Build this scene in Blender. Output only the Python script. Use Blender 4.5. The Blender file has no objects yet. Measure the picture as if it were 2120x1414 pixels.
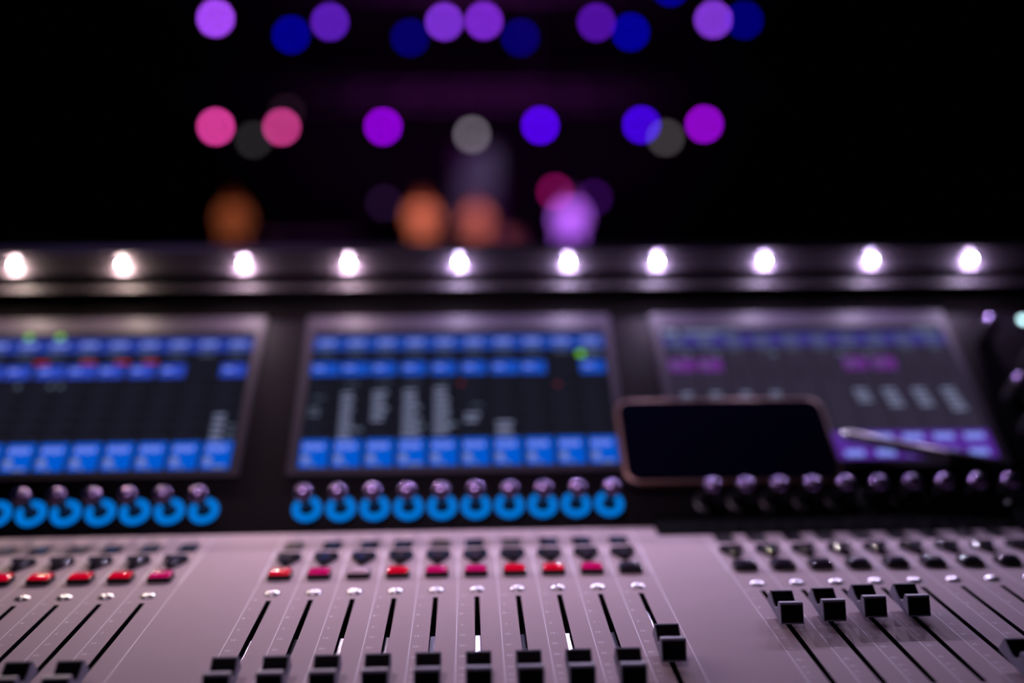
import bpy, bmesh, math, random
from mathutils import Vector, Matrix, Euler
random.seed(7)
SC = bpy.context.scene
COL = SC.collection
S = 0.001                                   # console modelled in millimetres

# ------------------------------------------------------------------ camera
cam_d = bpy.data.cameras.new('camera')
cam = bpy.data.objects.new('camera', cam_d)
COL.objects.link(cam)
cam_d.sensor_width = 36.0
cam_d.lens = 36.0 * 2061.0 / 2120.0
cam_d.clip_start = 0.02
cam_d.clip_end = 200
PITCH, YAW, ROLL = 0.1345349, 0.0426421, 0.0044635
fwd = Vector((math.sin(YAW) * math.cos(PITCH), math.cos(YAW) * math.cos(PITCH), -math.sin(PITCH)))
rt = Vector((math.cos(YAW), -math.sin(YAW), 0))
dn = -(rt.cross(fwd))
r2 = rt * math.cos(ROLL) + dn * math.sin(ROLL)
d2 = -rt * math.sin(ROLL) + dn * math.cos(ROLL)
mw = Matrix((r2, -d2, -fwd)).transposed().to_4x4()
mw.translation = Vector((-0.00272, -0.588775, 0.233903))
cam.matrix_world = mw
cam_d.dof.use_dof = True
cam_d.dof.focus_distance = 0.548
cam_d.dof.aperture_fstop = 1.62
SC.camera = cam

# ------------------------------------------------------------------ world, exposure, large lights
SC.view_settings.view_transform = 'Standard'
SC.view_settings.look = 'None'
SC.view_settings.gamma = 1.0
SC.view_settings.use_curve_mapping = False
SC.view_settings.exposure = 0.0
SC.cycles.sample_clamp_indirect = 4.0
SC.cycles.max_bounces = 6
w = bpy.data.worlds.new('world')
SC.world = w
w.use_nodes = True
w.node_tree.nodes['Background'].inputs[0].default_value = (0.30, 0.18, 0.42, 1)
w.node_tree.nodes['Background'].inputs[1].default_value = 0.004


def light(name, kind, loc, energy, col, target=None, **kw):
    d = bpy.data.lights.new(name, kind)
    d.energy = energy
    d.color = col
    for k, v in kw.items():
        setattr(d, k, v)
    o = bpy.data.objects.new(name, d)
    COL.objects.link(o)
    o.location = loc
    if target is not None:
        o.rotation_euler = (Vector(target) - Vector(loc)).to_track_quat('-Z', 'Y').to_euler()
    return o


# unseen dim blue area light, added to lift the back wall from black
light('back_wall_fill', 'AREA', (0, 15.0, 6.6), 16, (0.30, 0.10, 1.0), (0, 26.0, 2.0), size=6.0)
# unseen spot added over the mix position, for a warm mauve pool on the faders
light('panel_fill_spot', 'SPOT', (-0.55, -0.9, 2.6), 125, (1.0, 0.72, 0.95), (-0.02, 0.12, 0.0),
      spot_size=math.radians(12), spot_blend=1.0, shadow_soft_size=0.12)
# stage wash spilling over the console from in front
light('stage_wash', 'AREA', (-3.0, 9.0, 5.2), 30, (0.52, 0.34, 1.0), (0, 0, 0), size=2.2)

# ------------------------------------------------------------------ materials


def lin(c):
    return tuple(((v / 255) / 12.92 if v / 255 <= 0.04045 else ((v / 255 + 0.055) / 1.055) ** 2.4) for v in c)


def mat(name, col, rough=0.5, metal=0.0, emit=None, es=1.0, noise=0.0, nscale=40.0, bump=0.0, coat=0.0, trans=0.0, spec=0.5,
        rvar=0.0):
    m = bpy.data.materials.new(name)
    m.use_nodes = True
    nt = m.node_tree
    b = nt.nodes['Principled BSDF']
    b.inputs['Base Color'].default_value = (*col, 1)
    b.inputs['Roughness'].default_value = rough
    b.inputs['Metallic'].default_value = metal
    b.inputs['Coat Weight'].default_value = coat
    b.inputs['Transmission Weight'].default_value = trans
    b.inputs['Specular IOR Level'].default_value = spec
    if emit is not None:
        b.inputs['Emission Color'].default_value = (*emit, 1)
        b.inputs['Emission Strength'].default_value = es
    if noise or bump or rvar:
        tc = nt.nodes.new('ShaderNodeTexCoord')
        n = nt.nodes.new('ShaderNodeTexNoise')
        n.inputs['Scale'].default_value = nscale
        n.inputs['Detail'].default_value = 6
        nt.links.new(tc.outputs['Object'], n.inputs['Vector'])
        if noise:
            mx = nt.nodes.new('ShaderNodeMix')
            mx.data_type = 'RGBA'
            mx.inputs['A'].default_value = (*[v * (1 - noise) for v in col], 1)
            mx.inputs['B'].default_value = (*[min(1, v * (1 + noise)) for v in col], 1)
            nt.links.new(n.outputs['Fac'], mx.inputs['Factor'])
            nt.links.new(mx.outputs['Result'], b.inputs['Base Color'])
        if rvar:
            mr = nt.nodes.new('ShaderNodeMapRange')
            mr.inputs['From Min'].default_value = 0.3
            mr.inputs['From Max'].default_value = 0.7
            mr.inputs['To Min'].default_value = rough - rvar
            mr.inputs['To Max'].default_value = rough + rvar
            nt.links.new(n.outputs['Fac'], mr.inputs['Value'])
            nt.links.new(mr.outputs['Result'], b.inputs['Roughness'])
        if bump:
            n2 = nt.nodes.new('ShaderNodeTexNoise')
            n2.inputs['Scale'].default_value = nscale * 40
            n2.inputs['Detail'].default_value = 2
            nt.links.new(tc.outputs['Object'], n2.inputs['Vector'])
            bp = nt.nodes.new('ShaderNodeBump')
            bp.inputs['Strength'].default_value = bump
            bp.inputs['Distance'].default_value = 0.0002
            nt.links.new(n2.outputs['Fac'], bp.inputs['Height'])
            nt.links.new(bp.outputs['Normal'], b.inputs['Normal'])
    return m


def glow(name, col, s=1.0, sample=False):
    """something that gives off light"""
    m = bpy.data.materials.new(name)
    m.use_nodes = True
    nt = m.node_tree
    nt.nodes.clear()
    e = nt.nodes.new('ShaderNodeEmission')
    e.inputs[0].default_value = (*col, 1)
    e.inputs[1].default_value = s
    o = nt.nodes.new('ShaderNodeOutputMaterial')
    nt.links.new(e.outputs[0], o.inputs[0])
    m.cycles.emission_sampling = 'FRONT' if sample else 'NONE'
    return m


M = {}
M['panel'] = mat('panel_paint', (0.56, 0.45, 0.50), 0.6, 0.0, spec=0.07, noise=0.10, nscale=22, bump=0.25, rvar=0.06)
M['print'] = mat('panel_print', (0.85, 0.80, 0.90), 0.5)
M['black'] = mat('black_plastic', (0.012, 0.010, 0.014), 0.38)
M['slope'] = mat('black_anodised', (0.008, 0.006, 0.009), 0.5, 0.0, rvar=0.05, nscale=15, spec=0.03)
M['bezel'] = mat('bezel_grey', (0.040, 0.032, 0.050), 0.5, spec=0.08)
M['bar'] = mat('light_bar_grey', (0.075, 0.062, 0.080), 0.55, spec=0.25)
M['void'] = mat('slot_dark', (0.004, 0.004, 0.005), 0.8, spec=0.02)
M['ledge'] = mat('ledge_grey', (0.036, 0.029, 0.037), 0.6, spec=0.2)
M['riser'] = mat('riser_gloss', (0.010, 0.008, 0.009), 0.27, spec=0.5)
M['rail'] = mat('rail_steel', (0.20, 0.20, 0.24), 0.16, 1.0)
M['chrome'] = mat('chrome', (0.90, 0.87, 0.92), 0.28, 1.0)
M['cap'] = mat('cap_plastic', (0.21, 0.21, 0.30), 0.42, bump=0.1, nscale=60)
M['capshade'] = mat('cap_shade', (0.007, 0.005, 0.008), 0.5, spec=0.04)  # camera-facing cap faces near black: their shade is put into the colour
M['key'] = mat('key_gloss', (0.030, 0.027, 0.038), 0.08, coat=0.2)
M['keybase'] = mat('key_base', (0.004, 0.004, 0.005), 0.5)
M['red'] = mat('lens_red', (0.22, 0.002, 0.02), 0.07, emit=lin((215, 0, 38)), es=0.75, coat=0.6)
M['magenta'] = mat('lens_magenta', (0.22, 0.004, 0.08), 0.07, emit=lin((200, 5, 95)), es=0.70, coat=0.6)
M['lensoff'] = mat('lens_off', (0.05, 0.045, 0.075), 0.07, coat=0.6)
M['lensglare'] = mat('lens_glare', (0.60, 0.50, 0.58), 0.07, emit=lin((150, 100, 125)), es=0.4, coat=0.6)  # glare on the lens put into pale base colour and emission
M['label'] = mat('label_key_glass', (0.025, 0.022, 0.03), 0.22)
M['labelw'] = mat('label_key_amber_reflect', (0.10, 0.075, 0.05), 0.3)  # olive base colour stands for an amber reflection on some keys
M['ring'] = glow('ring_blue', lin((0, 118, 218)), 1.1)
M['ringoff'] = mat('ring_off', (0.02, 0.02, 0.03), 0.3)
M['knob'] = mat('knob_rubber', (0.012, 0.010, 0.014), 0.45)
M['knobtop'] = mat('knob_top', (0.26, 0.18, 0.38), 0.2, 0.9)
M['glass'] = mat('screen_glass', (0.010, 0.010, 0.014), 0.12)
M['s_body'] = glow('screen_body', lin((24, 24, 36)))
M['s_body_v'] = glow('screen_body_violet', lin((48, 42, 60)))
M['s_line'] = glow('screen_line', lin((14, 13, 20)))
M['s_cell'] = glow('screen_cell', lin((36, 36, 50)))
M['s_head'] = glow('screen_header', lin((30, 66, 160)))
M['s_head2'] = glow('screen_header_left', lin((38, 58, 150)))
M['s_headv'] = glow('screen_header_violet', lin((58, 52, 125)))
M['s_blue'] = glow('screen_blue', lin((0, 86, 205)))
M['s_row'] = glow('screen_row_blue', lin((24, 78, 190)))
M['s_row2'] = glow('screen_row_left', lin((46, 72, 185)))
M['s_vio'] = glow('screen_violet', lin((84, 40, 150)))
M['s_vior'] = glow('screen_violet_row', lin((100, 45, 130)))
M['s_text'] = glow('screen_text', lin((126, 132, 165)))
M['s_textb'] = glow('screen_text_blue', lin((130, 145, 240)))
M['s_dim'] = glow('screen_text_dim', lin((85, 95, 115)))
M['s_green'] = glow('screen_green', lin((130, 215, 40)))
M['s_red'] = glow('screen_red', lin((170, 40, 40)))
M['led'] = [glow('led_violet', (0.80, 0.64, 1.0), 2850, True), glow('led_warm', (1.0, 0.74, 0.88), 2850, True),
            glow('led_amber', (1.0, 0.78, 0.66), 2850, True)]
M['rose'] = mat('rose_metal', (0.20, 0.11, 0.10), 0.35, 0.6)
M['phone'] = mat('phone_glass', (0.002, 0.002, 0.010), 0.08)
M['pen'] = mat('pen_barrel', (0.38, 0.35, 0.38), 0.3, 0.4)

# ------------------------------------------------------------------ mesh builder


class MB:
    def __init__(s):
        s.v, s.f, s.m = [], [], []

    def add(s, vs, fs, mi=0):
        o = len(s.v)
        s.v += [tuple(v) for v in vs]
        for f in fs:
            s.f.append([i + o for i in f])
            s.m.append(mi)
        return s

    def box(s, x0, x1, y0, y1, z0, z1, mi=0):
        vs = [(x0, y0, z0), (x1, y0, z0), (x1, y1, z0), (x0, y1, z0), (x0, y0, z1), (x1, y0, z1), (x1, y1, z1), (x0, y1, z1)]
        return s.add(vs, [(3, 2, 1, 0), (4, 5, 6, 7), (0, 1, 5, 4), (1, 2, 6, 5), (2, 3, 7, 6), (3, 0, 4, 7)], mi)

    def prism_x(s, prof, x0, x1, mi=0):
        """profile of (y,z), counter-clockwise seen from +x, extruded along x"""
        n = len(prof)
        vs = [(x0, y, z) for y, z in prof] + [(x1, y, z) for y, z in prof]
        fs = [(i, (i + 1) % n, (i + 1) % n + n, i + n)[::-1] for i in range(n)]
        fs += [tuple(range(n)), tuple(range(2 * n - 1, n - 1, -1))]
        return s.add(vs, [f[::-1] for f in fs], mi)

    def prism_z(s, poly, z0, z1, mi=0, top=None):
        n = len(poly)
        t = top or poly
        vs = [(x, y, z0) for x, y in poly] + [(x, y, z1) for x, y in t]
        fs = [(i, (i + 1) % n, (i + 1) % n + n, i + n) for i in range(n)] + [tuple(range(n))[::-1], tuple(range(n, 2 * n))]
        return s.add(vs, fs, mi)

    def lathe(s, prof, n=20, mi=0, cx=0, cy=0):
        """profile of (r,z) from bottom to top about z"""
        vs, fs, rings = [], [], []
        for r, z in prof:
            if r < 1e-6:
                rings.append([len(vs)])
                vs.append((cx, cy, z))
            else:
                rings.append(list(range(len(vs), len(vs) + n)))
                vs += [(cx + r * math.cos(2 * math.pi * k / n), cy + r * math.sin(2 * math.pi * k / n), z) for k in range(n)]
        for a, b in zip(rings, rings[1:]):
            for k in range(n):
                k2 = (k + 1) % n
                if len(a) == 1 and len(b) > 1:
                    fs.append((a[0], b[k2], b[k])[::-1] if False else (a[0], b[k2], b[k]))
                elif len(b) == 1 and len(a) > 1:
                    fs.append((a[k], a[k2], b[0]))
                elif len(a) > 1:
                    fs.append((a[k], a[k2], b[k2], b[k]))
        return s.add(vs, fs, mi)

    def tube(s, p, q, r, n=8, mi=0, r2=None):
        p, q = Vector(p), Vector(q)
        d = (q - p).normalized()
        a = d.orthogonal().normalized()
        b = d.cross(a)
        rr = r if r2 is None else r2
        vs = [p + (a * math.cos(t) + b * math.sin(t)) * r for t in [2 * math.pi * k / n for k in range(n)]]
        vs += [q + (a * math.cos(t) + b * math.sin(t)) * rr for t in [2 * math.pi * k / n for k in range(n)]]
        fs = [(k, (k + 1) % n, (k + 1) % n + n, k + n) for k in range(n)] + [tuple(range(n))[::-1], tuple(range(n, 2 * n))]
        return s.add(vs, fs, mi)

    def data(s, name, mats, scale=1.0, smooth=False, bevel=0.0):
        me = bpy.data.meshes.new(name)
        me.from_pydata([(x * scale, y * scale, z * scale) for x, y, z in s.v], [], s.f)
        for m in mats:
            me.materials.append(m)
        me.polygons.foreach_set('material_index', s.m)
        bm = bmesh.new()
        bm.from_mesh(me)
        if bevel:
            es = [e for e in bm.edges if len(e.link_faces) == 2 and e.calc_face_angle(0) > 0.5]
            bmesh.ops.bevel(bm, geom=es, offset=bevel * scale, segments=2, affect='EDGES', profile=0.6)
        bmesh.ops.recalc_face_normals(bm, faces=bm.faces)
        bm.to_mesh(me)
        bm.free()
        if smooth:
            me.shade_smooth()
            me.set_sharp_from_angle(angle=math.radians(35))
        me.update()
        return me


def put(name, me, parent=None, loc=(0, 0, 0), rot=(0, 0, 0), **props):
    o = bpy.data.objects.new(name, me)
    COL.objects.link(o)
    o.location = loc
    o.rotation_euler = rot
    if parent is not None:
        o.parent = parent
    for k, v in props.items():
        o[k] = v
    return o


def empty(name, loc, rz=0.0, **props):
    o = put(name, None, None, loc, (0, 0, rz), **props)
    o.empty_display_size = 0.05
    return o


def copy_tree(o, parent=None, deep=True):
    c = o.copy()
    COL.objects.link(c)
    c.parent = parent
    if deep:
        for ch in [x for x in o.children]:
            copy_tree(ch, c)
    return c


# ------------------------------------------------------------------ the room
FLOOR = -0.98
STAGE = -0.86


def struct(name, mb, m, parent=None, **kw):
    return put(name, mb.data(name, [m]), parent, kind='structure', **kw)


M['floor'] = mat('dark_floor', (0.020, 0.018, 0.022), 0.7, noise=0.3, nscale=3)
M['wall'] = mat('dark_wall', (0.035, 0.030, 0.038), 0.9, noise=0.3, nscale=2)
M['stage'] = mat('stage_deck', (0.025, 0.022, 0.028), 0.6, noise=0.3, nscale=4)
struct('floor', MB().box(-12, 12, -5, 26, FLOOR - 0.1, FLOOR), M['floor'])
struct('ceiling', MB().box(-12, 12, -5, 26, 7.0, 7.1), M['wall'])
struct('wall_left', MB().box(-12.1, -12, -5, 26, FLOOR, 7.0), M['wall'])
struct('wall_right', MB().box(12, 12.1, -5, 26, FLOOR, 7.0), M['wall'])
struct('wall_back', MB().box(-12, 12, 26, 26.1, FLOOR, 7.0), M['wall'])
struct('wall_front', MB().box(-12, 12, -5.1, -5, FLOOR, 7.0), M['wall'])
struct('trim_stage', MB().box(-8.5, 8.5, 17.6, 25.0, FLOOR, STAGE), M['stage'])

# ------------------------------------------------------------------ desk under the console
desk = empty('desk', (0, 0.1, FLOOR), label='black trestle table carrying the mixing console', category='table')
b = MB().box(-0.72, 0.78, -0.30, 0.32, 0.86, 0.89)
put('table_top', b.data('table_top', [M['black']], bevel=0.004), desk)
for sx in (-0.64, 0.70):
    for sy in (-0.25, 0.27):
        put('leg', MB().box(sx - 0.025, sx + 0.025, sy - 0.025, sy + 0.025, 0, 0.86).data('leg', [M['black']]), desk)

# ------------------------------------------------------------------ mixing console
BASE = -90.0          # underside of the console (mm)
console = empty('mixing_console', (0, 0, BASE * S),
                label='long live-sound mixing console with silver fader panels, tilted touchscreens and a lit light bar',
                category='mixing console')


def cput(name, me, x=0, y=0, z=0, rot=(0, 0, 0), parent=None, **kw):
    p = parent or console
    if p is console:
        return put(name, me, p, (x * S, y * S, (z - BASE) * S), rot, **kw)
    return put(name, me, p, (x * S, y * S, z * S), rot, **kw)


TILT = math.atan2(0.6335, 0.7737)
SY0, SZ0 = 158.8, 35.1


def sl(v, h=0.0):
    """point (y,z) on the tilted upper section: v along the slope, h above it"""
    return (SY0 + 0.7737 * v - 0.6335 * h, SZ0 + 0.6335 * v + 0.7737 * h)


def sput(name, me, x, v, h=0.0, rz=0.0, parent=None, **kw):
    y, z = sl(v, h)
    e = (Matrix.Rotation(TILT, 3, 'X') @ Matrix.Rotation(rz, 3, 'Z')).to_euler()
    return cput(name, me, x, y, z, e, parent, **kw)


CX = lambda i: (i - 5) * 25.0
BANKS = [range(-12, -2), range(0, 10), range(12, 22)]
SLOT_W, SLOT_Y0, SLOT_Y1 = 3.2, -134.0, -11.0

# fader panel with real slots cut through it
for bi, bank in enumerate(BANKS):
    x0 = CX(bank[0]) - 36
    x1 = CX(bank[-1]) + 39
    if bi == 0:
        x0 = -540
    if bi == 2:
        x1 = 580
    mb = MB()
    yf, yb, zb = -150.0, (113.5 if bi < 2 else 108.0), -2.0
    xs = [x0]
    for i in bank:
        xs += [CX(i) - SLOT_W / 2, CX(i) + SLOT_W / 2]
    xs.append(x1)
    for k in range(0, len(xs), 2):
        mb.box(xs[k], xs[k + 1], yf, yb, zb, 0)
    for i in bank:
        mb.box(CX(i) - SLOT_W / 2, CX(i) + SLOT_W / 2, yf, SLOT_Y0, zb, 0)
        mb.box(CX(i) - SLOT_W / 2, CX(i) + SLOT_W / 2, SLOT_Y1, yb, zb, 0)
    for k, f in enumerate(mb.f):                                # cut edges stay dark
        if len({round(mb.v[i][2], 4) for i in f}) > 1:
            mb.m[k] = 1
    panel = cput('fader_panel', mb.data('fader_panel', [M['panel'], M['void']], S))
    # printed separator lines between the channels
    lb = MB()
    for x in [CX(i) - 11.8 for i in bank] + [CX(bank[-1]) + 13.6]:
        lb.box(x - 0.28, x + 0.28, -149, 70, 0.0, 0.03)
        lb.box(x - 0.85, x - 0.15, 20, 108, 0.03, 0.06)
    cput('channel_line', lb.data('channel_line', [M['print']], S), parent=panel)
    lb = MB().box(x0, x1, -150, -142, 0.0, 0.02)

# body below the panels
b = MB().prism_x([(-260, BASE), (340, BASE), (340, 60), (118, -6), (-152, -18), (-260, -18)], -545, 585)
cput('console_body', b.data('console_body', [M['void']], S))
b = MB().prism_x([(-262, -18), (-151, -18), (-151, 1), (-160, 6), (-245, 6), (-262, -4)], -545, 585)
cput('arm_rest', b.data('arm_rest', [M['black']], S, bevel=2))

# tilted upper section: slope, riser and ledge below the light bar
b = MB()
pA, pB = sl(-57, 0), sl(160, 0)
prof = [(pA[0], pA[1] - 0.8), (pB[0], pB[1]), (293, 163), (340, 163), (340, 20), (140, -8), (116, -3)]
b.prism_x(prof, -545, 585)
cput('screen_deck', b.data('screen_deck', [M['slope']], S))
b = MB().prism_x([(288.5, 163), (300, 176.5), (340, 176.5), (340, 163)], -545, 585)
cput('light_ledge', b.data('light_ledge', [M['ledge']], S))
b = MB().prism_x([(pB[0] - 0.3, pB[1] + 0.5), (pB[0] + 1, pB[1]), (296, 163), (292, 163.2)], -545, 585)
cput('riser_strip', b.data('riser_strip', [M['riser']], S))
b = MB().prism_x([(292, 176.5), (292, 178), (295, 178.6), (295, 193.5), (291.5, 194.6), (291.5, 197), (342, 200), (342, 176.5)], -545, 585)
bar = cput('light_bar', b.data('light_bar', [M['bar']], S))
for x0, x1 in ((-560, -545), (585, 600)):
    b = MB().prism_x([(-262, BASE), (345, BASE), (345, 204), (286, 204), (272, 160), (112, 8), (-150, 8), (-262, 6)], x0, x1)
    cput('end_cheek', b.data('end_cheek', [M['black']], S, bevel=1.5))
b = MB().prism_x([(94, 0), (113, 0), (121, 6), (116, 6.5), (94, 0.8)], 131, 585)  # black strip added for the shade at the right panel's far edge
cput('edge_shade_strip', b.data('edge_shade_strip', [M['void']], S))

# LEDs of the light bar
dome = MB().lathe([(2.7, 1.2), (2.5, 1.6), (1.5, 1.9), (0, 2.0)], 12)
led_me = [dome.data('led', [m], S, smooth=True) for m in M['led']]
collar = MB().lathe([(3.3, -2.5), (3.2, 0.2), (2.9, 0.5), (2.6, 1.2), (2.6, -1)], 16).data('led_collar', [M['bar']], S)
LEDX = [-396.4, -304.3, -199.8, -108.5, -11.3, 85.5, 164.7, 261.5, 358.7, 449.7]
TINT = [2, 2, 1, 1, 0, 0, 0, 0, 0, 0]
for x, t in zip(LEDX, TINT):
    o = cput('led', led_me[t], x, 293.5, 186.0, (math.radians(90 + 38), 0, 0))
    cput('led_collar', collar, parent=o)

# ---- touchscreens
def display(x0, style):
    """a raised bezel with a display 250 x 144 mm, x0 = left edge"""
    mb = MB()
    B0, B1, T0, T1 = -7, 256.5, -6, 162
    for r in ((B0, B1, T0, 0), (B0, B1, 144.5, T1), (B0, 0, 0, 144.5), (250, B1, 0, 144.5)):
        mb.box(r[0], r[1], r[2], r[3], 0, 2.2)
    bez = sput('touchscreen', mb.data('touchscreen', [M['bezel']], S), x0, 0)
    cput('display_glass', MB().box(0, 250, 0, 144.5, 0.2, 1.2).data('display_glass', [M['glass']], S), parent=bez)
    names = ['s_body', 's_line', 's_cell', 's_head', 's_row', 's_blue', 's_text', 's_textb', 's_dim', 's_green', 's_red',
             's_body_v', 's_headv', 's_vio', 's_vior', 's_head2', 's_row2']
    ix = {n: i for i, n in enumerate(names)}
    img, txt = MB(), MB()

    def rect(mbx, u0, u1, v0, v1, n, lay):
        z = 1.2 + 0.05 * lay
        mbx.add([(u0, v0, z), (u1, v0, z), (u1, v1, z), (u0, v1, z)], [(0, 1, 2, 3)], ix[n])

    def disc(mbx, u, v, r, n, lay):
        z = 1.2 + 0.05 * lay
        mbx.add([(u + r * math.cos(k * math.pi / 6), v + r * math.sin(k * math.pi / 6), z) for k in range(12)], [tuple(range(12))], ix[n])
    vio = style == 'right'

    def tile(u0, u1, v0, v1, n, lay):
        t_ = MB()
        z = 1.2 + 0.05 * lay
        t_.box(u0, u1, v0, v1, 1.2, z)
        cput('channel_tile', t_.data('channel_tile', [M[n]], S), parent=bez)
    head = {'left': 's_head2', 'centre': 's_head', 'right': 's_headv'}[style]
    row = {'left': 's_row2', 'centre': 's_row', 'right': 's_vior'}[style]
    rect(img, 1, 249, 1, 143.5, 's_body_v' if vio else 's_body', 1)
    rect(img, 1, 249, 122.5, 138, head, 2)
    rect(img, 1, 249, 138, 143, 's_cell', 2)
    for i in range(10):
        u = 25 * i
        rect(img, u + 24.2, u + 25.2, 30, 122, 's_line', 2)
        rect(txt, u + 5, u + 19, 130, 134, 's_textb' if not vio else 's_dim', 3)
        for k in range(4):
            rect(txt, u + 6 + k * 3, u + 8 + k * 3, 124.5, 127.5, 's_dim', 3)
        rect(txt, u + 6, u + 18, 118.4, 120.4, 's_dim', 3)
        for k in range(5):
            rect(img, u + 2, u + 23, 32 + 12 * k, 33 + 12 * k, 's_cell', 2)
            if not vio:
                rect(img, u + 16, u + 22, 36 + 12 * k, 41 + 12 * k, 's_line', 2)
        on = {'left': i != 8, 'centre': i != 8, 'right': i in (0, 1, 6, 7)}[style]
        if on:
            u1 = u + 24.5 if i in ((1, 3, 4) if style == 'left' else (0, 6, 1)) and not vio else u + 22
            tile(u + 1.5, u1 + (1.5 if vio and i == 0 else 0), 94.5, 108.5, row, 3)
            rect(txt, u + 4, u + 12, 101, 104, 's_textb' if not vio else 's_dim', 4)
        if not vio:
            tile(u + 1.5, u + 23.2, 1.5, 27.5, 's_blue', 3)
            for k in range(4):
                rect(txt, u + 4 + k * 4, u + 6.8 + k * 4, 18 + (k % 2), 23.5, 's_textb', 4)
            disc(txt, u + 6.2, 10, 3.0, 's_text', 4)
            rect(txt, u + 3.5, u + 9, 4.5, 6.0, 's_textb', 4)
            rect(txt, u + 10, u + (20 if i in (3, 9) else 13), 2.6, 4.4, 's_text', 4)
        else:
            tile(u + 0.5, u + 24.7, 1.5, 28.5, 's_vio', 3)
            rect(txt, u + 4, u + 20, 19.5, 25.5, 's_textb', 4) if i != 3 else None
            rect(txt, u + 3, u + 18, 4, 10, 's_textb', 4)
    if style == 'centre':
        for i, (va, vb, wd) in {0: (52, 60, 10), 1: (28, 76, 11), 2: (46, 78, 12), 3: (30, 78, 13), 4: (32, 78, 13), 5: (44, 52, 12), 6: (30, 42, 14)}.items():
            v = va
            while v < vb:
                rect(txt, 25 * i + 4, 25 * i + 4 + wd * random.uniform(0.75, 1.15), v, v + 2.5, 's_dim' if i in (0,) else 's_text', 4)
                v += 5.6
            if i in (1, 3, 4):
                rect(txt, 25 * i + 14, 25 * i + 23, va + 8, va + 11, 's_dim', 4)
        for u, v in ((38, 84), (64, 86), (88, 85), (112, 83), (12, 70), (140, 60)):
            rect(txt, u - 6, u + 4, v, v + 1.2, 's_dim', 4)
        disc(txt, 228, 116, 3.6, 's_green', 5)
        rect(txt, 234, 244, 115, 119, 's_dim', 4)
        for u, v in ((126, 84), (206, 82)):
            disc(txt, u, v, 1.2, 's_red', 5)
    if style == 'left':
        for u in (59, 85):
            disc(txt, u, 141, 3.2, 's_green', 5)
        for u in (72, 110, 138, 161):
            rect(txt, u, u + 12, 110, 113, 's_red', 5)
        for v in (28, 34, 40, 46, 52):
            rect(txt, 229, 238, v, v + 2.6, 's_text', 4)
        for v in (30, 36, 42):
            rect(txt, 241, 247, v, v + 2.0, 's_dim', 4)
        for u in (66, 92, 100):
            disc(txt, u, 86, 2.2, 's_dim', 4)
        rect(txt, 2, 60, 150 - 7.5, 143, 's_text', 4)
    if style == 'right':
        rect(txt, 2, 14, 137.0, 143, 's_text', 4)
        rect(txt, 18, 66, 139, 143, 's_dim', 4)
        rect(txt, 20, 50, 137.5, 140, 's_text', 5)
        rect(txt, 224, 245, 137, 143, 's_dim', 4)
        for u in (20, 45, 94, 152, 176):
            disc(txt, u, 113.5, 2.8, 's_dim', 4)
        for u in (8, 32, 57, 82):
            rect(txt, u, u + 8, 68, 70.5, 's_text', 4)
            rect(txt, u - 2, u + 8, 64, 66, 's_dim', 4)
        for k, u in enumerate((155, 179, 204, 229)):
            for j in range(3 + (k > 0) + (k == 3)):
                rect(txt, u - 3 + j * 0.8, u + 8 + j, 70 - 5.2 * j, 72.6 - 5.2 * j, 's_text', 4)
        for i in range(2, 10):
            for j in range(3):
                rect(txt, 25 * i + 4, 25 * i + 18, 86 + 6 * j, 87 + 6 * j, 's_line', 3)
    mats = [M[n] for n in names]
    cput('display_image', img.data('display_image', mats, S), parent=bez)
    cput('display_text', txt.data('display_text', mats, S), parent=bez, kind='stuff')
    return bez


t = display(-436.0, 'left')
t['label'] = 'left touchscreen with darker blue channel tiles'
t = display(-136.4, 'centre')
t['label'] = 'centre touchscreen with bright blue channel tiles'
t = display(163.6, 'right')
t['label'] = 'right touchscreen with violet channel tiles'

# ---- rotary knobs with rings of light
kn = MB().lathe([(4.0, 0.0), (3.4, 4), (3.4, 14), (6.0, 17), (6.6, 20.0), (6.4, 23.0)], 24)
for k in range(24):                                           # grip ribs
    a = 2 * math.pi * k / 24
    kn.tube((6.1 * math.cos(a), 6.1 * math.sin(a), 17.5), (6.55 * math.cos(a), 6.55 * math.sin(a), 22.0), 0.35, 4)
knob_me = kn.data('rotary_knob', [M['knob']], S, smooth=True)
kcap_me = MB().lathe([(6.4, 23.0), (6.0, 24.2), (4.8, 25.3), (3.0, 26.1), (0, 26.5)], 24).data('knob_top', [M['knobtop']], S, smooth=True)
ringp = [(6.0, 0.0), (6.0, 0.9), (6.8, 1.5), (9.6, 1.5), (10.6, 0.9), (10.6, 0.0)]
ring_on = MB().lathe(ringp, 36).data('light_ring', [M['ring']], S, smooth=True)
ring_off = MB().lathe(ringp, 36).data('light_ring', [M['ringoff']], S, smooth=True)
for bi, bank in enumerate(BANKS):
    for i in bank:
        lit = bi < 2
        v = -35.5 if lit else -35.5
        k = sput('rotary_knob', knob_me, CX(i) + (0.4 if bi == 1 else 0), v)
        cput('knob_top', kcap_me, parent=k)
        r = cput('light_ring', ring_on if lit else ring_off, parent=k)
        if lit:
            r['label'] = 'glowing blue ring around the knob'

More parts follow.
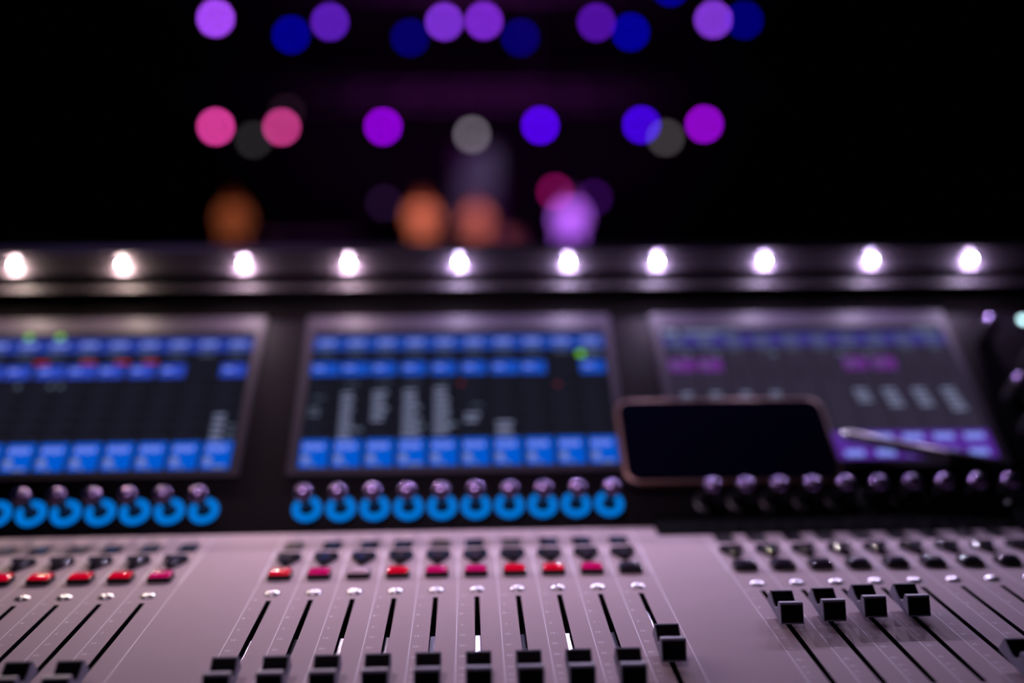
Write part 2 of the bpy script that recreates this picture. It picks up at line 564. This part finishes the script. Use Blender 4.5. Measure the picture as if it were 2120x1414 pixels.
# master knobs at the right end
big = MB().lathe([(7.2, 0), (7.0, 14), (6.4, 22), (5.8, 25)], 24)
for k in range(16):
    a = 2 * math.pi * k / 16
    big.tube((7.1 * math.cos(a), 7.1 * math.sin(a), 1), (6.5 * math.cos(a), 6.5 * math.sin(a), 21), 0.5, 4)
big_me = big.data('master_knob', [M['knob']], S, smooth=True)
bigt_me = MB().lathe([(5.8, 25), (5.2, 26.2), (3, 27.4), (0, 28)], 24).data('knob_top', [M['knobtop']], S, smooth=True)
for x, v in ((446, 128), (474, 97), (446, 62), (476, 62), (446, 27), (476, 27), (506, 97), (506, 62), (506, 27), (506, 130)):
    k = sput('master_knob', big_me, x, v)
    cput('knob_top', bigt_me, parent=k)
lamp = sput('status_lamp', MB().lathe([(4.6, 0), (4.6, 2), (3.8, 2.2)], 20).data('status_lamp', [M['chrome']], S, smooth=True), 491, 150,
            label='small round lamp glowing pale cyan')
cput('lamp_lens', MB().lathe([(3.8, 2.2), (2.6, 3.2), (0, 3.8)], 20).data('lamp_lens', [glow('lamp_cyan', lin((190, 235, 245)), 5.0)], S, smooth=True), parent=lamp)

# ---- channel keys
def rrect(wd, dp, r, n=4):
    pts = []
    for cx, cy, a0 in ((wd / 2 - r, dp / 2 - r, 0), (-wd / 2 + r, dp / 2 - r, 90), (-wd / 2 + r, -dp / 2 + r, 180), (wd / 2 - r, -dp / 2 + r, 270)):
        for k in range(n + 1):
            a = math.radians(a0 + 90 * k / n)
            pts.append((cx + r * math.cos(a), cy + r * math.sin(a)))
    return pts


base = MB().prism_z(rrect(14.6, 11.5, 1.2), 0, 2.4)
mute_base = MB().prism_z(rrect(14.6, 11.5, 1.2), 0, 3.4).data('mute_key', [M['keybase']], S)


def lens_mesh(m):
    mb = MB()
    n, k = 10, 6
    vs, fs = [], []
    for j in range(k + 1):                                    # pillow: barrel across y, rounded ends
        for i in range(n + 1):
            x = -6.9 + 13.8 * i / n
            y = -5.2 + 10.4 * j / k
            ex = abs(x) / 6.9
            ey = abs(y) / 5.2
            z = 3.4 + 1.9 * math.sqrt(max(0, 1 - ey ** 3)) * math.sqrt(max(0, 1 - ex ** 8))
            vs.append((x, y, z))
    for j in range(k):
        for i in range(n):
            a = j * (n + 1) + i
            fs.append((a, a + 1, a + n + 2, a + n + 1))
    mb.add(vs, fs)
    me = mb.data('key_lens', [m], S)
    me.shade_smooth()
    return me


lens = {k: lens_mesh(M[k]) for k in ('red', 'magenta', 'lensoff', 'lensglare')}
tri = [(-8.2, 8.5), (8.2, 8.5), (8.4, 6.0), (1.6, -7.6), (-1.6, -7.6), (-8.4, 6.0)]
tri_t = [(-7.0, 7.4), (7.0, 7.4), (7.0, 5.6), (1.0, -6.0), (-1.0, -6.0), (-7.0, 5.6)]
solo_me = MB().prism_z(tri, 0, 2.4).data('solo_key', [M['keybase']], S)
sb = MB().prism_z(tri, 2.4, 4.6, top=tri_t)
sb.lathe([(1.9, 4.6), (1.6, 5.3), (0, 5.5)], 10, 0, -3.2, 3.6)
sb.lathe([(1.9, 4.6), (1.6, 5.3), (0, 5.5)], 10, 0, 3.2, 3.6)
solo_top = sb.data('key_top', [M['key']], S, smooth=True)
lab_me = MB().prism_z(rrect(12, 15, 0.8), 0, 0.8).data('label_key', [M['label']], S)
lab_me2 = MB().prism_z(rrect(12, 15, 0.8), 0, 0.8).data('label_key', [M['labelw']], S)
frame_me = MB().prism_z(rrect(13.2, 16.2, 1.2), 0, 0.3).data('key_frame', [M['keybase']], S)
MUTE = {0: 'red', 1: 'magenta', 2: 'lensglare', 3: 'red', 4: 'magenta', 5: 'magenta', 6: 'red', 7: 'red', 8: 'magenta', 9: 'lensoff'}
MUTE.update({-3: 'magenta', -4: 'red', -5: 'red', -6: 'red', -7: 'red', -8: 'red'})
NAME = {'red': 'mute key lit red', 'magenta': 'mute key lit magenta', 'lensoff': 'unlit dark mute key', 'lensglare': 'mute key with glare painted into its lens'}
for bank in BANKS:
    for i in bank:
        x = CX(i)
        kind = MUTE.get(i, 'lensoff' if i > 9 else 'red')
        o = cput('mute_key', mute_base, x - 0.4, 27, 0, label=NAME[kind])
        tl = (random.uniform(-0.05, 0.05), random.uniform(-0.05, 0.05), 0)
        cput('key_lens', lens[kind], rot=tl, parent=o)
        o = cput('solo_key', solo_me, x - 0.5, 53, 0)
        cput('key_top', solo_top, rot=(tl[1], tl[0], 0), parent=o)
        o = cput('label_key', lab_me2 if i % 6 in (0, 4) and i < 9 else lab_me, x + (i * 7 % 5 - 2) * 0.5, 85, 0)
        cput('key_frame', frame_me, parent=o)

# ---- domed screws above the slots
db = MB().lathe([(4.6, 0.0), (4.5, 0.4), (3.8, 1.0), (2.6, 1.5), (1.3, 1.75), (1.0, 1.75), (1.0, 1.0), (0, 1.0)], 24)
dome_me = db.data('domed_screw', [M['chrome']], S, smooth=True)
wash_me = MB().lathe([(5.2, 0), (5.2, 0.12), (4.5, 0.12)], 24).data('washer', [M['black']], S)

# ---- scale marks beside every slot (one shared mesh)
def text_mesh(items, name):
    mb = MB()
    dg = bpy.context.evaluated_depsgraph_get()
    for s, x, y, size in items:
        cu = bpy.data.curves.new('t', 'FONT')
        cu.body = s
        cu.size = size
        cu.align_x = 'CENTER'
        cu.align_y = 'CENTER'
        cu.resolution_u = 3
        cu.offset = 0.05
        ob = bpy.data.objects.new('t', cu)
        COL.objects.link(ob)
        bpy.context.view_layer.update()
        me = bpy.data.meshes.new_from_object(ob.evaluated_get(bpy.context.evaluated_depsgraph_get()))
        mb.add([(v.co.x + x, v.co.y + y, v.co.z) for v in me.vertices], [tuple(p.vertices) for p in me.polygons])
        bpy.data.objects.remove(ob)
        bpy.data.curves.remove(cu)
        bpy.data.meshes.remove(me)
    return mb


MARKS = [('10', -9.8), ('5', -23.4), (None, -36.6), ('5', -52.4), ('10', -65.8), ('20', -79.1), ('30', -92.1), ('40', -105.5), ('50', -113.7), ('60', -119.7), ('\u221e', -124.5)]
tm = text_mesh([(s, -8.7, y, 3.2 if n < 8 else 2.6) for n, (s, y) in enumerate(MARKS) if s], 'fader_scale')
for s, y in MARKS:
    tm.add([(-6.6, y - 0.14, 0), (-5.4, y - 0.14, 0), (-5.4, y + 0.14, 0), (-6.6, y + 0.14, 0)], [(0, 1, 2, 3)])
    if s is None:
        tm.add([(-10.2, y - 1.1, 0), (-7.6, y, 0), (-10.2, y + 1.1, 0)], [(0, 1, 2)])
M['mark'] = mat('scale_print', (0.80, 0.74, 0.84), 0.5)
scale_me = tm.data('fader_scale', [M['mark']], S)

# ---- fader caps
cp = MB()
prof = [(-13.6, 3.4), (-13.2, 3.0), (-11.5, 3.0), (12.8, 5.9), (13.6, 6.8), (9.6, 13.6), (8.8, 14.2), (8.0, 14.0), (4.5, 11.4), (1.0, 9.4), (-2.2, 8.5),
        (-4.4, 8.9), (-5.6, 10.4), (-6.3, 13.2), (-6.9, 14.1), (-9.6, 14.2), (-10.4, 13.8)]
cp.prism_x(prof, -6.5, 6.5)
cap_me = cp.data('fader_cap', [M['cap']], S, bevel=0.28)
fp = MB()
def quad_strip(a, b, off):
    (y0, z0), (y1, z1) = a, b
    dy, dz = y1 - y0, z1 - z0
    L = math.hypot(dy, dz)
    ny, nz = off[0], off[1]
    fp.prism_x([(y0, z0), (y1, z1), (y1 + ny, z1 + nz), (y0 + ny, z0 + nz)], -5.9, 5.9)
quad_strip((-13.3, 4.0), (-10.6, 13.2), (-0.18, 0.05))
for a, bq in (((7.6, 13.75), (4.5, 11.5)), ((4.5, 11.5), (1.0, 9.5)), ((1.0, 9.5), (-2.0, 8.6))):
    quad_strip(a, bq, (-0.06, 0.16))
cap_shade_me = fp.data('cap_shade', [M['capshade']], S)
line_me = MB().box(-6.52, 6.52, -2.7, -1.9, 8.4, 8.78).data('cap_line', [mat('cap_line_white', (0.8, 0.8, 0.85), 0.4)], S)
stem_me = MB().box(-1.1, 1.1, -4.5, 6.5, -14, 5.0).data('cap_stem', [M['rail']], S)
rail_me = MB().box(-1.35, 1.35, 0, 66, -0.6, 0).data('fader_rail', [M['rail']], S)
POS = {12: -55.0, 13: -52.5, 14: -48.5, 15: -48.5, 9: -97.5, 17: -110}
for bank in BANKS:
    for i in bank:
        x = CX(i)
        y = POS.get(i, -125.0)
        o = cput('domed_screw', dome_me, x, 0.0, 0.0)
        cput('screw_washer', wash_me, parent=o)
        cput('fader_scale', scale_me, x, 0, 0.04)
        c = cput('fader_cap', cap_me, x, y, 0)
        cput('cap_shade', cap_shade_me, parent=c)
        cput('cap_line', line_me, parent=c)
        cput('cap_stem', stem_me, parent=c)
        if y < -90:
            cput('fader_rail', rail_me, x, y - 0.5, -3.2, parent=None)

# ------------------------------------------------------------------ phone and pen lying on the console
def tilt_thing(name, x, v, h, rz, label, cat):
    y, z = sl(v, h)
    e = (Matrix.Rotation(TILT, 3, 'X') @ Matrix.Rotation(rz, 3, 'Z')).to_euler()
    o = empty(name, (x * S, y * S, z * S), label=label, category=cat)
    o.rotation_euler = e
    return o


ph = tilt_thing('smartphone', 197.2, 16.5, 2.6, 0.0, 'black smartphone with rose metal rim leaning sideways against the right touchscreen', 'phone')
mb = MB().prism_z(rrect(169, 82, 13, 8), 0, 7.4)
put('phone_frame', mb.data('phone_frame', [M['rose']], S, smooth=True, bevel=1.2), ph)
put('phone_screen', MB().prism_z(rrect(163.5, 76.5, 10.5, 8), 7.4, 7.9).data('phone_screen', [M['phone']], S), ph)
mb = MB()
mb.box(-50, -38, 40.8, 41.8, 2.6, 4.8)
mb.box(-34, -22, 40.8, 41.8, 2.6, 4.8)
put('side_button', mb.data('side_button', [M['rose']], S), ph)

pn = tilt_thing('marker_pen', 288.5, 20.0, 8.6, math.atan2(-33.0, 118.0), 'marker pen with pale barrel and black cap lying across the right touchscreen', 'pen')
L = 122
R90 = Matrix.Rotation(math.radians(90), 4, 'Y')


def along(prof, name, m):
    me = MB().lathe(prof, 18).data(name, [m], S, smooth=True)
    me.transform(R90)
    return me


put('pen_barrel', along([(0, 4), (3.6, 4.4), (4.6, 6), (4.8, 84)], 'pen_barrel', M['pen']), pn)
put('pen_cap', along([(4.8, 82), (5.8, 82), (5.8, 119), (5.0, 121.4), (0, 122)], 'pen_cap', M['keybase']), pn)
put('pen_button', along([(0, 0), (3.0, 0.3), (3.4, 4.4)], 'pen_button', M['chrome']), pn)
me = MB().box(86, 112, -0.9, 0.9, 5.7, 6.6).data('pen_clip', [M['chrome']], S)
put('pen_clip', me, pn)

# ------------------------------------------------------------------ trusses
M['truss'] = mat('truss_aluminium', (0.35, 0.35, 0.38), 0.45, 0.6)
M['fix'] = mat('fixture_black', (0.015, 0.015, 0.017), 0.5)


def truss(x0, x1, y, z, label, s=0.145, top=7.0):
    L_ = x1 - x0
    t_ = empty('lighting_truss', ((x0 + x1) / 2, y, z - s), label=label, category='truss')
    ch = MB().tube((-L_ / 2, 0, 0), (L_ / 2, 0, 0), 0.025, 8).data('chord', [M['truss']])
    for dy in (-s, s):
        for dz in (0, 2 * s):
            put('chord', ch, t_, (0, dy, dz))
    n = int(L_ / 0.5)
    seg = L_ / n
    b1 = MB().tube((0, 0, 0), (seg, 0, 2 * s), 0.011, 6).data('brace', [M['truss']])
    b2 = MB().tube((0, 0, 2 * s), (seg, 0, 0), 0.011, 6).data('brace', [M['truss']])
    for k in range(n):
        for dy in (-s, s):
            put('brace', b1 if k % 2 else b2, t_, (-L_ / 2 + seg * k, dy, 0))
    for dx in (-L_ * 0.36, L_ * 0.08, L_ * 0.36):
        put('hanging_chain', MB().tube((dx, 0, 2 * s), (dx, 0, top - z + s), 0.012, 6).data('hanging_chain', [M['truss']]), t_)
    return t_


truss(-6.4, 7.0, 20.145, 4.62, 'upper aluminium truss hung highest across the stage', 0.145)
truss(-6.0, 6.6, 20.145, 2.46, 'lower aluminium truss washed faintly violet above the performers', 0.145, 4.44)

# ------------------------------------------------------------------ stage lights
M['yoke'] = M['fix']
body_me = MB().lathe([(0, 0.30), (0.07, 0.29), (0.095, 0.24), (0.105, 0.06), (0.115, 0.0), (0.115, -0.03), (0.100, -0.03), (0.096, 0.01)], 20)
for k in range(5):
    body_me.lathe([(0.103, 0.10 + 0.03 * k), (0.112, 0.105 + 0.03 * k), (0.103, 0.115 + 0.03 * k)], 16)
body_me = body_me.data('lamp_body', [M['fix']], smooth=True)
yoke_me = MB().box(-0.140, -0.122, -0.02, 0.02, -0.02, 0.24).box(0.122, 0.140, -0.02, 0.02, -0.02, 0.24).box(-0.140, 0.140, -0.02, 0.02, 0.24, 0.26).data('yoke', [M['fix']])
clamp_me = MB().box(-0.03, 0.03, -0.03, 0.03, 0.0, 0.07).tube((-0.045, 0, 0.05), (0.045, 0, 0.05), 0.03, 8).data('clamp', [M['fix']])
CAMP = Vector((0, -0.59, 0.23))
LENS_R = 0.075


def stage_light(x, y, z, rgb, peak, label, top, group, r=LENS_R):
    t_ = empty('stage_light', (x, y, z), label=label, category='stage light', group=group)
    d = (CAMP - Vector((x, y, z))).normalized()
    q = (-d).to_track_quat('Z', 'Y').to_euler()
    put('lamp_body', body_me, t_, rot=q)
    me = MB().lathe([(r, 0.0), (r * 0.8, -0.008), (r * 0.4, -0.013), (0, -0.015)], 20).data('lamp_lens', [glow('lens_' + group[:4], lin(rgb), peak)])
    put('lamp_lens', me, t_, rot=q)
    put('yoke', yoke_me, t_)
    if top is not None:
        if top > z:
            h = top - (z + 0.26)
            put('drop_pole', MB().tube((0, 0, 0.26), (0, 0, 0.26 + max(h, 0.02)), 0.017, 8).data('drop_pole', [M['fix']]), t_)
            put('clamp', clamp_me, t_, (0, 0.0, 0.26 + max(h, 0.02) - 0.02))
        else:
            put('floor_stand', MB().tube((0, 0, -0.115), (0, 0, top - z + 0.03), 0.017, 8).box(-0.16, 0.16, -0.14, 0.14, top - z, top - z + 0.03).data('floor_stand', [M['fix']]), t_)
    return t_


K = 23.0
YS = 20.0
UP = 'lights on the upper truss'
LO = 'lights on the lower truss'
TU, TL = 4.46, 2.30
for x, z, rgb, p, lab in (
        (-4.96, 3.95, (165, 72, 245), 1.0, 'bright violet stage light at the far left of the upper truss'),
        (-3.49, 3.64, (0, 0, 135), 1.0, 'deep blue stage light, leftmost blue one on the upper truss'),
        (-2.72, 3.89, (88, 28, 178), 1.0, 'dim violet stage light, second violet from the left on the upper truss'),
        (-1.14, 3.59, (0, 0, 98), 1.0, 'dark navy stage light left of the centre violet pair'),
        (-0.45, 3.90, (122, 48, 208), 1.0, 'violet stage light, left one of the touching centre pair'),
        (0.34, 3.92, (122, 40, 205), 1.0, 'violet stage light, right one of the touching centre pair'),
        (1.07, 3.60, (0, 0, 98), 1.0, 'dark navy stage light right of the centre violet pair'),
        (2.60, 3.90, (80, 16, 160), 1.0, 'dim violet stage light overlapping a blue one on the upper truss'),
        (3.29, 3.71, (0, 0, 150), 1.0, 'blue stage light just right of a dim violet one on the upper truss'),
        (4.01, 4.50, (0, 0, 140), 1.0, 'blue stage light mounted highest, cut by the top of the picture'),
        (4.97, 3.96, (128, 55, 210), 1.0, 'bright violet stage light at the right end of the upper truss'),
        (5.60, 3.95, (0, 0, 112), 1.0, 'dark blue stage light, rightmost on the upper truss')):
    stage_light(x, YS if z < 4.4 else 19.6, z, rgb, p * K, lab, TU if z < 4.4 else 6.96, UP)
for x, z, rgb, p, lab in (
        (-5.05, 1.85, (212, 60, 150), 1.0, 'pink stage light at the left end of the lower truss'),
        (-3.74, 1.84, (188, 56, 128), 1.0, 'pink stage light second from the left on the lower truss'),
        (-4.31, 1.59, (34, 32, 34), 1.0, 'nearly dark grey stage light between the two pink ones'),
        (-1.71, 1.85, (140, 0, 212), 1.0, 'purple stage light between the pink ones and the grey centre one'),
        (0.08, 1.69, (92, 86, 94), 1.0, 'grey-white stage light in the middle of the lower truss'),
        (1.47, 1.87, (84, 0, 238), 1.0, 'blue-violet stage light right of the grey centre one'),
        (3.54, 1.88, (68, 0, 225), 1.0, 'blue-violet stage light touching a dim grey one on the lower truss'),
        (4.04, 1.62, (58, 54, 56), 1.0, 'dim grey stage light between blue-violet and magenta ones'),
        (4.83, 1.89, (146, 8, 205), 1.0, 'magenta-purple stage light at the right end of the lower truss')):
    stage_light(x, YS, z, rgb, p * K, lab, TL, LO)
stage_light(-3.76, 20.75, 2.2, (26, 14, 22), K, 'barely glowing brown stage light above the second pink one', 6.96, 'dim lights over the stage')
FLR = 'lights on stands behind the performers'
stage_light(-1.82, 21.2, 0.32, (26, 12, 36), K, 'faint purple stage light on a stand left of the middle performers', STAGE, FLR)
stage_light(2.72, 21.2, 0.42, (40, 6, 66), K, 'faint violet stage light on a stand right of the purple-lit performer', STAGE, FLR)
stage_light(1.88, 21.2, 0.55, (120, 10, 78), K * 0.8, 'magenta stage light on a stand behind the purple-lit performer', STAGE, FLR)

# ------------------------------------------------------------------ performers
M['skin'] = mat('skin', (0.52, 0.33, 0.25), 0.55)
M['hair'] = mat('dark_hair', (0.02, 0.014, 0.01), 0.6)
M['shirt'] = mat('pale_shirt', (0.62, 0.56, 0.52), 0.8, noise=0.1, nscale=9)
M['trous'] = mat('light_trousers', (0.42, 0.38, 0.36), 0.8)
M['eye'] = mat('eye', (0.03, 0.02, 0.02), 0.3)


def skin_obj(name, verts, edges, radii, m, parent, root=0, sub=1):
    me = bpy.data.meshes.new(name)
    me.from_pydata(verts, edges, [])
    me.materials.append(m)
    o = put(name, me, parent)
    md = o.modifiers.new('skin', 'SKIN')
    md.use_smooth_shade = True
    if not me.skin_vertices:
        bpy.context.view_layer.objects.active = o
    lay = me.skin_vertices[0].data if me.skin_vertices else me.attributes
    for k, r in enumerate(radii):
        lay[k].radius = (r, r) if not isinstance(r, tuple) else r
        lay[k].use_root = (k == root)
    sd = o.modifiers.new('sub', 'SUBSURF')
    sd.levels = sd.render_levels = sub
    return o


def seated(x, y, rz, label, lean=0.0, shirt='shirt', scale=1.0):
    root = empty('person', (x, y, STAGE), rz, label=label, category='person')
    root.scale = (scale,) * 3
    # figure faces -y (towards the camera)
    V = [(0, 0.06, 0.60), (0, 0.06, 0.74), (0, 0.03 - lean * .5, 0.90), (0, 0.0 - lean, 1.05), (0, -0.01 - lean, 1.12), (0, -0.025 - lean, 1.20), (0, -0.03 - lean, 1.28)]
    Rr = [0.10, (0.13, 0.12), (0.15, 0.12), (0.12, 0.10), 0.052, (0.078, 0.085), (0.07, 0.082)]
    Ed = [(0, 1), (1, 2), (2, 3), (3, 4), (4, 5), (5, 6)]
    for sx in (-1, 1):
        b0 = len(V)
        V += [(sx * 0.17, -lean, 1.04), (sx * 0.24, -0.02 - lean, 0.80), (sx * 0.17, -0.25, 0.70), (sx * 0.13, -0.31, 0.675), (sx * 0.12, -0.36, 0.665)]
        Rr += [0.062, 0.045, 0.032, (0.038, 0.020), (0.034, 0.016)]
        Ed += [(3, b0), (b0, b0 + 1), (b0 + 1, b0 + 2), (b0 + 2, b0 + 3), (b0 + 3, b0 + 4)]
        b1 = len(V)
        V += [(sx * 0.10, 0.04, 0.555), (sx * 0.12, -0.18, 0.56), (sx * 0.14, -0.42, 0.56), (sx * 0.15, -0.40, 0.10), (sx * 0.16, -0.50, 0.045)]
        Rr += [0.080, 0.074, 0.060, 0.042, 0.035]
        Ed += [(0, b1), (b1, b1 + 1), (b1 + 1, b1 + 2), (b1 + 2, b1 + 3), (b1 + 3, b1 + 4)]
    skin_obj('body', V, Ed, Rr, M['skin'], root, 0, 2)
    # shirt over torso and arms
    V2 = [(0, 0.055, 0.62), (0, 0.06, 0.74), (0, 0.03 - lean * .5, 0.90), (0, 0.0 - lean, 1.06)]
    R2 = [0.155, (0.165, 0.14), (0.17, 0.14), (0.135, 0.115)]
    E2 = [(0, 1), (1, 2), (2, 3)]
    for sx in (-1, 1):
        b0 = len(V2)
        V2 += [(sx * 0.17, -lean, 1.045), (sx * 0.24, -0.02 - lean, 0.80), (sx * 0.185, -0.21, 0.715)]
        R2 += [0.078, 0.06, 0.046]
        E2 += [(3, b0), (b0, b0 + 1), (b0 + 1, b0 + 2)]
    skin_obj('shirt', V2, E2, R2, M[shirt], root, 0, 2)
    V3 = [(0, 0.06, 0.585)]
    R3 = [(0.125, 0.115)]
    E3 = []
    for sx in (-1, 1):
        b0 = len(V3)
        V3 += [(sx * 0.10, 0.04, 0.555), (sx * 0.12, -0.18, 0.56), (sx * 0.14, -0.42, 0.56), (sx * 0.15, -0.40, 0.12)]
        R3 += [0.098, 0.088, 0.074, 0.056]
        E3 += [(0, b0), (b0, b0 + 1), (b0 + 1, b0 + 2), (b0 + 2, b0 + 3)]
    skin_obj('trousers', V3, E3, R3, M['trous'], root, 0, 2)
    for sx in (-1, 1):
        # five fingers resting over the knee, thumb from the side of the palm
        for f, (dx, ln) in enumerate(((-0.026, 0.060), (-0.009, 0.072), (0.009, 0.076), (0.026, 0.066))):
            p = Vector((sx * 0.12 + dx, -0.36, 0.664))
            skin_obj('finger', [p, p + Vector((dx * 0.1, -ln * .55, 0.002)), p + Vector((dx * 0.15, -ln * .9, -0.022))], [(0, 1), (1, 2)], [0.009, 0.008, 0.0065], M['skin'], root, 0, 1)
        p = Vector((sx * 0.095, -0.325, 0.668))
        skin_obj('thumb', [p, p + Vector((-sx * 0.03, -0.025, 0)), p + Vector((-sx * 0.036, -0.052, -0.01))], [(0, 1), (1, 2)], [0.011, 0.010, 0.008], M['skin'], root, 0, 1)
        put('shoe', MB().prism_z([(-0.045, 0.11), (-0.05, -0.08), (-0.03, -0.155), (0.03, -0.155), (0.05, -0.08), (0.045, 0.11)], 0, 0.05,
                                 top=[(-0.032, 0.10), (-0.038, -0.05), (-0.02, -0.13), (0.02, -0.13), (0.038, -0.05), (0.032, 0.10)]).data('shoe', [M['trous']], bevel=0.008), root, (sx * 0.155, -0.43, 0))
        put('ear', MB().lathe([(0, -0.008), (0.022, -0.004), (0.022, 0.004), (0, 0.008)], 10).data('ear', [M['skin']], smooth=True), root, (sx * 0.083, -0.02 - lean, 1.225), (0, math.pi / 2, 0))
        put('eye', MB().lathe([(0, -0.006), (0.010, 0), (0, 0.006)], 8).data('eye', [M['eye']]), root, (sx * 0.031, -0.105 - lean, 1.245), (math.pi / 2, 0, 0))
    put('nose', MB().add([(-0.014, -0.10, 1.205), (0.014, -0.10, 1.205), (0, -0.135, 1.21), (0, -0.104, 1.25)], [(0, 2, 3), (2, 1, 3), (0, 1, 2), (0, 3, 1)]).data('nose', [M['skin']]), root, (0, -lean, 0))
    put('mouth', MB().box(-0.022, 0.022, -0.112, -0.100, 1.172, 1.180).data('mouth', [mat('lips', (0.35, 0.12, 0.10), 0.5)]), root, (0, -lean, 0))
    hb = MB().lathe([(0.100, -0.045), (0.108, 0.0), (0.098, 0.055), (0.06, 0.095), (0, 0.108)], 18)
    put('hair', hb.data('hair', [M['hair']], smooth=True), root, (0, 0.012 - lean, 1.275), (-0.35, 0, 0))
    # stool
    st = empty('stool', (x, y + 0.03 * scale, STAGE), rz, label=label.replace('person', 'stool under the person'), category='stool')
    st.scale = (scale,) * 3
    put('seat', MB().lathe([(0, 0.40), (0.17, 0.40), (0.18, 0.42), (0.175, 0.445), (0, 0.45)], 20).data('seat', [M['fix']], smooth=True), st)
    for k in range(4):
        a = math.pi / 4 + k * math.pi / 2
        put('leg', MB().tube((0.12 * math.cos(a), 0.12 * math.sin(a), 0.40), (0.2 * math.cos(a), 0.2 * math.sin(a), 0), 0.014, 8).data('leg', [M['fix']]), st)
    return root


seated(-4.80, 20.2, 0.15, 'person in orange light seated alone at the left of the stage', 0.05)
seated(-0.95, 20.2, 0.1, 'person in orange light seated left of the pleated drape', 0.02)
seated(0.17, 20.6, -0.1, 'person in orange light seated before the pleated drape', 0.10, scale=0.93)
seated(2.10, 20.2, -0.15, 'person in bright purple light seated right of the others', 0.0, scale=0.98)
# small drum
dr = empty('drum', (0.86, 20.3, STAGE), label='small drum in dim orange light beside the middle person', category='drum')
put('shell', MB().lathe([(0.20, 0.10), (0.205, 0.10), (0.205, 0.52), (0.19, 0.52), (0.19, 0.12)], 24).data('shell', [M['shirt']], smooth=True), dr)
put('head', MB().lathe([(0.21, 0.505), (0.21, 0.535), (0.195, 0.54), (0, 0.535)], 24).data('head', [M['shirt']], smooth=True), dr)
for k in range(3):
    a = k * 2.094 + 0.5
    put('leg', MB().tube((0.19 * math.cos(a), 0.19 * math.sin(a), 0.2), (0.26 * math.cos(a), 0.26 * math.sin(a), 0), 0.012, 6).data('leg', [M['truss']]), dr)

# stage riser and pleated drape
rs = empty('stage_riser', (-3.25, 19.9, STAGE), label='low stage riser with a violet-lit front left of the middle performers', category='stage riser')
put('riser_deck', MB().box(-0.95, 0.95, -0.3, 0.5, 0.42, 0.47).data('riser_deck', [M['shirt']]), rs)
for sx in (-0.9, 0.9):
    for sy in (-0.26, 0.46):
        put('leg', MB().box(sx - 0.025, sx + 0.025, sy - 0.025, sy + 0.025, 0, 0.42).data('leg', [M['truss']]), rs)
n = 60
poly = []
for k in range(n + 1):
    poly.append((-0.48 + 0.96 * k / n, 0.04 * math.sin(k * 2 * math.pi / 7.5)))
back = [(x_, y_ + 0.02) for x_, y_ in reversed(poly)]
dp = empty('pleated_drape', (0.20, 22.6, STAGE), label='narrow grey pleated drape hanging behind the middle performers', category='curtain')
M['drape'] = mat('drape_grey', (0.35, 0.36, 0.40), 0.9)
put('drape_cloth', MB().prism_z(poly + back, 0.02, 2.45).data('drape_cloth', [M['drape']], smooth=True), dp)
put('drape_bar', MB().tube((-0.6, 0, 2.46), (0.6, 0, 2.46), 0.02, 8).data('drape_bar', [M['truss']]), dp)
for sx in (-0.58, 0.58):
    put('drape_post', MB().tube((sx, 0, 0), (sx, 0, 2.46), 0.02, 8).data('drape_post', [M['truss']]), dp)
    put('base_plate', MB().box(sx - 0.2, sx + 0.2, -0.2, 0.2, 0, 0.012).data('base_plate', [M['truss']]), dp)

# lights aimed at the performers
def spot(loc, tgt, e, c, deg, blend=0.6):
    light('performer_spot', 'SPOT', loc, e, c, tgt, spot_size=math.radians(deg), spot_blend=blend, shadow_soft_size=0.05)


OR = (1.0, 0.25, 0.085)
spot((-5.6, 16.5, 4.2), (-4.80, 20.1, -0.2), 1000, OR, 16)
spot((-1.6, 16.5, 4.2), (-0.95, 20.1, -0.12), 2700, OR, 14)
spot((0.7, 16.5, 4.2), (0.25, 20.4, -0.25), 2300, OR, 13)
spot((1.4, 16.5, 4.2), (0.86, 20.3, -0.45), 300, OR, 7)
spot((2.8, 16.5, 4.2), (2.10, 20.1, -0.15), 7500, (0.40, 0.12, 1.0), 14)
spot((1.6, 21.0, 3.9), (0.20, 22.6, 0.75), 200, (0.62, 0.66, 1.0), 16)
spot((-3.2, 16.5, 3.8), (-3.25, 19.9, -0.4), 120, (0.6, 0.15, 0.9), 26)
light('truss_wash', 'SPOT', (0.3, 14.0, 0.6), 420, (0.55, 0.06, 0.65), (0.3, 20.35, 2.46), spot_size=math.radians(70), spot_blend=0.8, shadow_soft_size=0.1)
